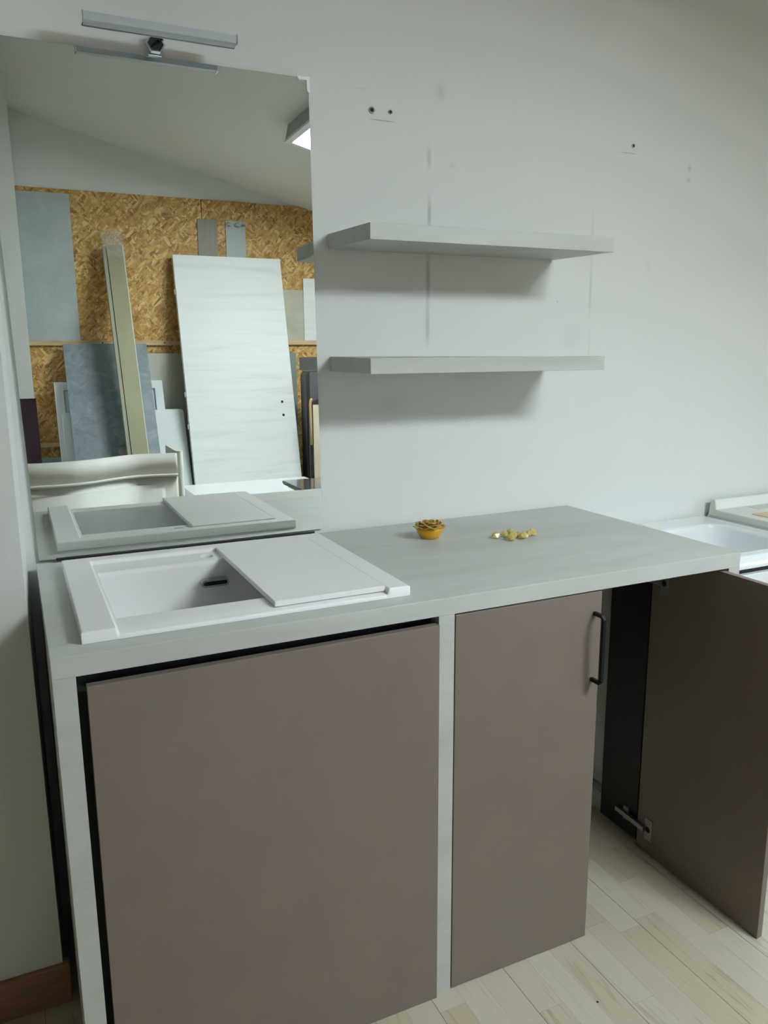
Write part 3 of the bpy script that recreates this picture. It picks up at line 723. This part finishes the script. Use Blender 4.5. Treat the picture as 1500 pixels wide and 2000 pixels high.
# tall grey panel resting on the upper batten
tag(obj('cement_panel', B(.424, .775, YF+.0005, YF+.012, 1.5402, 2.510), 'grey_panel', bev=.001), 'tall pale grey panel standing on the batten beside the white wall end', 'panel')
tag(obj('sample_board', B(1.635, 1.779, YF+.0005, YF+.009, 1.86, 2.403), 'sample_a', bev=.001), 'narrow grey-brown sample board fixed above the white door', 'sample board')
tag(obj('sample_board', B(1.842, 1.992, YF+.0005, YF+.009, 1.86, 2.403), 'sample_b', bev=.001), 'narrow marbled grey sample board with dark veins above the white door', 'sample board')
tag(obj('laminate_sheet', B(2.05, 2.475, YF+.0005, YF+.008, 1.5402, 1.922), 'sheet', bev=.001), 'glossy beige laminate sheet standing on the batten behind the white door', 'sheet')
tag(obj('narrow_panel', B(2.432, 2.72, YF+.0095, YF+.022, 1.5402, 2.010), 'white_wood', bev=.001), 'narrow pale panel standing on the batten overlapping the beige sheet', 'panel')
# olive board wrapped in film
def b_post(t, w_, l_, d_):
    obj('board', B(-w_, w_-.004, -d_, 0, 0, l_), 'olive', t, bev=.001)
    obj('pale_edge', B(w_-.0038, w_+.002, -d_, .001, 0, l_), 'olive_edge', t, bev=.0005)
    obj('side_strip', B(-w_-.026, -w_-.004, -d_, -.006, 0, l_-.01), 'olive_side', t, bev=.001); obj('core', B(-w_-.005, -w_+.001, -d_+.004, -.012, 0, l_-.02), 'dark', t)  # core: dark strip painting the shade of the gap beside the side strip
    bm = bm_new(); nx, nz = 10, 8; grid = []
    loop = [(-w_-.019, .004), (w_+.006, .004), (w_+.006, -d_-.005), (-w_-.019, -d_-.005)]
    for j in range(nz+1):
        z = l_-.09 + .20*j/nz; ring = []
        for i in range(4):
            a, b = loop[i], loop[(i+1) % 4]
            for s in range(5):
                f = s/5; x = a[0]+(b[0]-a[0])*f; y = a[1]+(b[1]-a[1])*f
                k = .006*noise.noise(Vector((x*40, y*40, z*30))) if z > l_ else .0015*noise.noise(Vector((x*40, y*40, z*30)))
                ring.append(bm.verts.new((x*(1+k*8 if z > l_ else 1), y+k, z + (0 if j < nz else .03*noise.noise(Vector((x*30, y*30, 3)))))))
        grid.append(ring)
    for A_, B_ in zip(grid, grid[1:]):
        for i in range(20): bm.faces.new([A_[i], A_[(i+1) % 20], B_[(i+1) % 20], B_[i]])
    obj('plastic_film', bm, 'film', t, smooth=True)
leaning('wrapped_board', 'long olive board with film over its top leaning before the slate slab', 'board', 1.008, 1.118, 2.275, .055, -3.21, -3.90, 'olive', tilt=-.012, build=b_post)
# pale board low on the wall
tag(obj('low_board', B(.35, .66, YF+.0005, YF+.014, 0, .728), 'grey_panel', bev=.001), 'low pale board against the chipboard under the lower batten', 'board')
# aubergine panel
leaning('gloss_panel', 'glossy dark aubergine panel leaning on the white wall end', 'panel', -.15, .4365, 1.185, .016, -3.20, -3.325, 'purple')
# things at the right of the door
tag(obj('glass_panel', B(2.02, 2.352, YF+.030, YF+.040, 0, 1.445), 'green_panel', bev=.001), 'grey-green panel standing behind the white door edge', 'panel')
db = thing('dark_block', 'thick dark brown board with a slate-grey face beside the white door', 'board', (2.52, -3.59, 0))
bm = bm_new(); prism(bm, [(2.278, 0), (2.80, 0), (2.80, 1.312), (2.300, 1.312), (2.278, 1.285)], 'y', -3.66, -3.535); obj('core', bm, 'dark_brown', db, bev=.002)
obj('face', B(2.305, 2.795, -3.536, -3.5335, .70, 1.305), 'slate_face', db)
fp = thing('arched_panel', 'pale wooden panel with a tan edge and black arched top', 'panel', (2.40, -3.42, 0))
bm = bm_new()
arch = [(2.262, .0), (2.60, 0), (2.60, 1.04)] + [(2.431 + .169*math.cos(a), 1.04 + .085*math.sin(a)) for a in [math.pi*i/12 for i in range(1, 12)]] + [(2.262, 1.04)]
prism(bm, arch, 'y', -3.46, -3.430); obj('black_back', bm, 'black_board', fp)
obj('pale_panel', B(2.283, 2.58, -3.4302, -3.415, .40, 1.072), 'pale_wood', fp, bev=.002)
bm = bm_new(); tube(bm, [(2.268, -3.422, .78), (2.266, -3.422, .95), (2.264, -3.422, 1.08), (2.268, -3.422, 1.105), (2.278, -3.424, 1.115)], .010, 8); obj('tan_edge', bm, 'tan_wood', fp, smooth=True)
bxw = thing('white_carton', 'white carton with a dark printed band standing by the chipboard', 'carton', (2.43, -3.82, 0))
obj('carton_body', B(2.372, 2.50, -3.94, -3.72, 0, .60), 'grey_panel', bxw, bev=.002)
obj('printed_band', B(2.3715, 2.5005, -3.7205, -3.719, .535, .575), 'ink', bxw)
# low white unit in front of the door
lu = thing('low_white_unit', 'low white lacquered unit standing in front of the leaning door', 'cabinet', (1.7, -2.85, 0))
obj('body', B(1.262, 2.12, -3.10, -2.58, .05, .575), 'white_lacquer', lu, bev=.003)
obj('top_board', B(1.255, 2.10, -3.12, -2.56, .575, .60), 'white_lacquer', lu, bev=.003)
obj('plinth', B(1.29, 2.09, -3.06, -2.62, 0, .05), 'white_lacquer', lu)
# dark counter with a moulded edge behind the camera
dc = thing('dark_counter', 'glossy dark blue-grey counter slab with a moulded edge', 'counter', (2.1, -1.9, 0))
bm = bm_new(); prism(bm, [(1.612, .748), (1.618, .755), (2.6, .755), (2.6, .715), (1.648, .715), (1.640, .728), (1.620, .733)], 'y', -2.10, -1.62); obj('slab', bm, 'navy_gloss', dc, bev=.001)
obj('base_unit', B(1.67, 2.56, -2.06, -1.66, 0, .715), 'white_lacquer', dc, bev=.003)
obj('recess_step', B(1.80, 2.5, -1.95, -1.70, .7545, .765), 'navy_gloss', dc, bev=.003)

# ------------------------------------------------------------------ bow-fronted cream vanity (seen in the mirror)
cv = thing('bow_front_vanity', 'cream bow-fronted vanity carcass without a top, moulded rail across', 'cabinet', (.45, -2.9, 0))
key = [(-.30, -2.735), (-.13, -2.760), (-.02, -2.782), (.12, -2.735), (.20, -2.695), (.32, -2.640), (.45, -2.622), (.58, -2.632), (.70, -2.678), (.78, -2.722), (.90, -2.772), (1.00, -2.775), (1.165, -2.738)]
def cr_(p0, p1, p2, p3, t): return .5*((2*p1)+(-p0+p2)*t+(2*p0-5*p1+4*p2-p3)*t*t+(-p0+3*p1-3*p2+p3)*t**3)
curve = []
for i in range(len(key)-1):
    q = [key[max(0, i-1)], key[i], key[i+1], key[min(len(key)-1, i+2)]]
    for s in range(8): curve.append(tuple(cr_(q[0][d], q[1][d], q[2][d], q[3][d], s/8) for d in (0, 1)))
curve.append(key[-1])
def bow(off, z0, z1, x0=-9, x1=9, th_=.02):
    bm = bm_new(); P = [(x, y+off) for x, y in curve if x0 <= x <= x1]
    cols = []
    for x, y in P: cols.append([bm.verts.new((x, y, z0)), bm.verts.new((x, y, z1)), bm.verts.new((x, y-th_, z1)), bm.verts.new((x, y-th_, z0))])
    for A_, B_ in zip(cols, cols[1:]):
        for i in range(4): bm.faces.new([A_[i], A_[(i+1) % 4], B_[(i+1) % 4], B_[i]])
    bm.faces.new(cols[0]); bm.faces.new(cols[-1]); return bm
def smooth_angle(o):
    for p in o.data.polygons: p.use_smooth = abs(p.normal.z) < .5 and abs(p.normal.x) < .9
    return o
smooth_angle(obj('apron', bow(0, .738, .862), 'cream', cv))
dF = smooth_angle(obj('front_panel', bow(-.004, .08, .725), 'cream', cv))
smooth_angle(sub('raised_panel', bow(.0035, .14, .676, -.225, 1.105, .012), 'cream', dF))
bm = bm_new(); tube(bm, [(x, y+.004, .732) for x, y in curve], .0085, 10); obj('moulding', bm, 'cream', cv, smooth=True)
for s, xx in ((1, 1.183), (-1, -.318)):
    bm = bm_new(); lathe(bm, [(.0205, .0), (.0205, .874)], (xx, -2.762, 0), 24); obj('corner_post', bm, 'cream', cv, smooth=False)
    x0, x1 = (xx-.010, xx+.010)
    obj('side_panel', B(x0, x1, -3.172, -2.765, .05, .866), 'cream', cv, bev=.001)
obj('back_panel', B(-.308, 1.173, -3.172, -3.160, .05, .70), 'cream', cv)
obj('bottom_board', B(-.305, 1.170, -3.158, -2.80, .06, .078), 'cream', cv)
